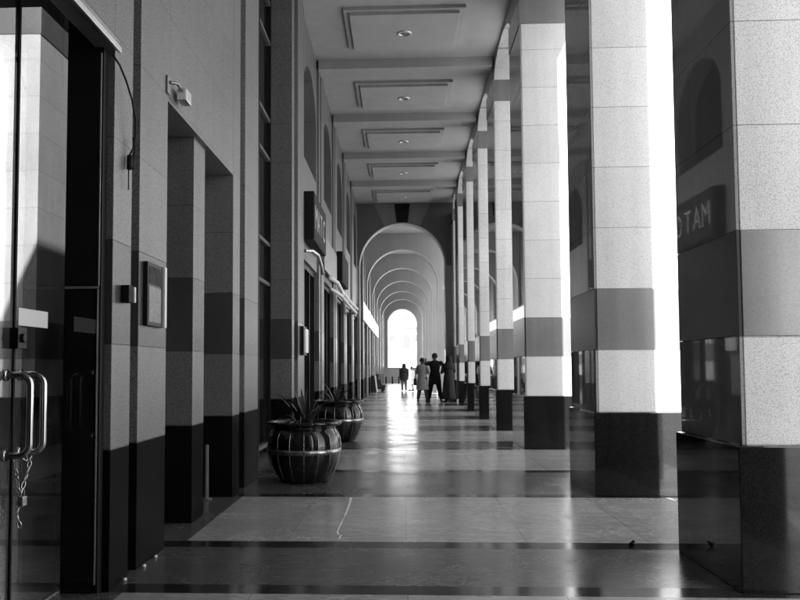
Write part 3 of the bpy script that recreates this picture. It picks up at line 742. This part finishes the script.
        for i in range(nn):
            a = 2 * math.pi * i / nn; r = 1 + fold / .2 * math.sin(a * 7 + loc[0] * 9) + fold / .3 * math.sin(a * 4 + 1.3)
            yo = 0.
            if seat and z < .95: yo = (.95 - z) * .9
            rr.append(V(w * r * math.cos(a), -.01 + yo + d * r * math.sin(a), z))
        rings.append(rr)
    f.loft(rings, True)
    for nm in 'lr':
        sh, el, wr = [Vector(q) for q in A[nm]]
        f.tube([sh + Vector((0, 0, .01)), sh.lerp(el, .35), el, el.lerp(wr, .5), el.lerp(wr, .92)], [.078 * s, .068 * s, .058 * s, .052 * s, .050 * s], 12)
    f.build('long_shirt', M[top], t)
    f = MB()
    for nm in 'lr':
        hip, kn, an, toe = [Vector(q) for q in Lg[nm]]
        f.tube([hip + Vector((0, 0, .06)), hip.lerp(kn, .5), kn, kn.lerp(an, .5), an + Vector((0, 0, .02))], [.11 * s, .105 * s, .088 * s, .075 * s, .058 * s], 12)
    f.build('trousers', M[legs], t)
    for nm in 'lr':
        hip, kn, an, toe = [Vector(q) for q in Lg[nm]]; d = (toe - an); d.z = 0; d.normalize(); z0 = toe.z - .035 * s
        f = MB(); f.loft([[tuple(an + d * (u * s) + Vector((0, 0, 0)) + Vector((d.y, -d.x, 0)) * (w * s * math.cos(a)) + Vector((0, 0, (z0 + max(0, hh * s * (.5 + .5 * math.sin(a)))) - an.z))) for a in [2 * math.pi * i / 12 for i in range(12)]]
                          for u, w, hh in ((-.075, .015, .05), (-.06, .036, .085), (.0, .042, .10), (.08, .048, .075), (.15, .046, .055), (.19, .02, .035))], True)
        f.build('shoe', M[shoes], t)
    return t
person('woman in a pale long shirt and grey trousers, seen from behind in the standing group', (.72, 31.75 - 1.6, 0), -.5, 1.62 * .97, 'cloth_light', 'cloth_mid', hem=.48, hair='short', arms=('front', 'front'), flare=1.15, stance=.11)
person('man in black shirt and trousers with his hand on his hip in the standing group', (1.16, 31.9 - 1.6, 0), .1, 1.76 * .99, 'cloth_dark', 'cloth_dark', hem=.62, arms=('raised', 'hip'), stance=.13)
person('figure in a long dark dress and scarf next to the right-hand column', (1.62, 31.4 - 1.6, 0), .4, 1.68 * .98, 'cloth_char', 'cloth_char', hem=.12, scarf='cloth_dark', arms=('front', 'front'), flare=1.05, stance=.04)
person('distant figure in a dark hooded top and brown trousers walking away', (.10, 43.6, 0), 0, 1.42, 'cloth_dark', 'cloth_mid', hem=.72, scarf='cloth_dark', wide=1.2, stance=.03, shoes='cloth_white')
person('distant child in white, half hidden behind the woman in the pale shirt', (.50, 45.2, 0), .8, 1.30, 'cloth_white', 'cloth_white', hem=.45, arms=('down', 'down'), stance=.06)
person('seated figure in dark clothes by the left wall in the distance', (-1.24, 43.6, -.55), -1.2, 1.45, 'cloth_dark', 'cloth_dark', hem=.80, arms=('front', 'front'), seat=True, scarf='cloth_dark')
t = thing('handbag', 'black handbag hanging at the side of the woman in the pale shirt', 'bag', (.46, 30.15, .72))
MB().box((-.05, -.13, -.13), (.05, .13, .12)).build('bag_body', M['leather'], t, .03); MB().tube([(0, -.10, .10), (.02, -.08, .35), (.08, 0, .52), (.02, .08, .35), (0, .10, .10)], .012, 8).build('strap', M['leather'], t)
t = thing('leaning_board', 'pale board leaning on the left wall beside the seated figure', 'board', (-1.50, 43.0, 0))
b = MB(); b.add([(-.05,0,0),(.20,0,0),(.10,0,.82),(-.05,0,.82),(-.05,.5,0),(.20,.5,0),(.10,.5,.82),(-.05,.5,.82)], [(0,1,2,3),(7,6,5,4),(0,4,5,1),(1,5,6,2),(2,6,7,3),(3,7,4,0)]); b.build('panel', M['cloth_dark'], t)
b = MB(); b.add([(.203,-.01,0),(.27,-.01,0),(.17,-.01,.82),(.103,-.01,.82),(.203,.5,0),(.27,.5,0),(.17,.5,.82),(.103,.5,.82)], [(0,1,2,3),(7,6,5,4),(0,4,5,1),(1,5,6,2),(2,6,7,3),(3,7,4,0)]); b.build('edge', M['white'], t)

# ------------------------------------------------------------------ beyond the end arch
t = thing('boundary_wall', 'low grey wall across the far end of the arcade', 'wall', (0, 72, 0))
MB().box((-1.7, 0, 0), (1.9, .3, 1.18)).build('wall_face', M['plaza_wall'], t); MB().box((-1.7, -.04, 1.18), (1.9, .34, 1.25)).build('coping', M['plaza_wall'], t)
for i, x in enumerate((-1.25, -.75, -.25)):
    q = thing('bollard', ['leftmost short dark bollard before the low wall', 'middle short dark bollard before the low wall', 'rightmost short dark bollard before the low wall'][i], 'bollard', (x, 66.8, 0), 'bollards before the low wall')
    MB().lathe([(0, 0), (.06, 0), (.06, .48), (.045, .53), (0, .55)], 16).build('post', M['black_metal'], q)
B = thing('apartment_building', 'sunlit white apartment block with balconies beyond the end arch', 'building', (0, 150, 0))
MB().box((-22, 0, 0), (22, 14, 22)).build('wall', M['cream'], B)
for x0, x1, z0, z1 in ((-2.3, -1.2, 5.9, 7.1), (.2, 1.5, 4.6, 7.1), (2.0, 3.0, 5.9, 7.1), (-2.3, -1.3, 9.5, 11), (.4, 1.5, 9.5, 11), (-6, -4.8, 5.9, 7.1), (5, 6.2, 5.9, 7.1)):
    wdw = MB().box((x0, -.05, z0), (x1, .1, z1)).build('window', M['far_window'], B); MB().box((x0 + .08, -.07, z0 + .08), (x1 - .08, -.052, z1 - .08)).build('pane', M['far_pane'], wdw)
for x0, x1, z in ((-.1, 2.6, 2.5), (-3.2, -.9, 4.9), (-.2, 3.4, 8.2)):
    bl = MB().box((x0, -1.2, z), (x1, -.0, z + .14)).build('balcony', M['far_window'], B); MB().box((x0, -1.2, z + .14), (x1, -1.12, z + 1.0)).build('balcony_front', M['far_window'] if z < 3 else M['cream'], bl)
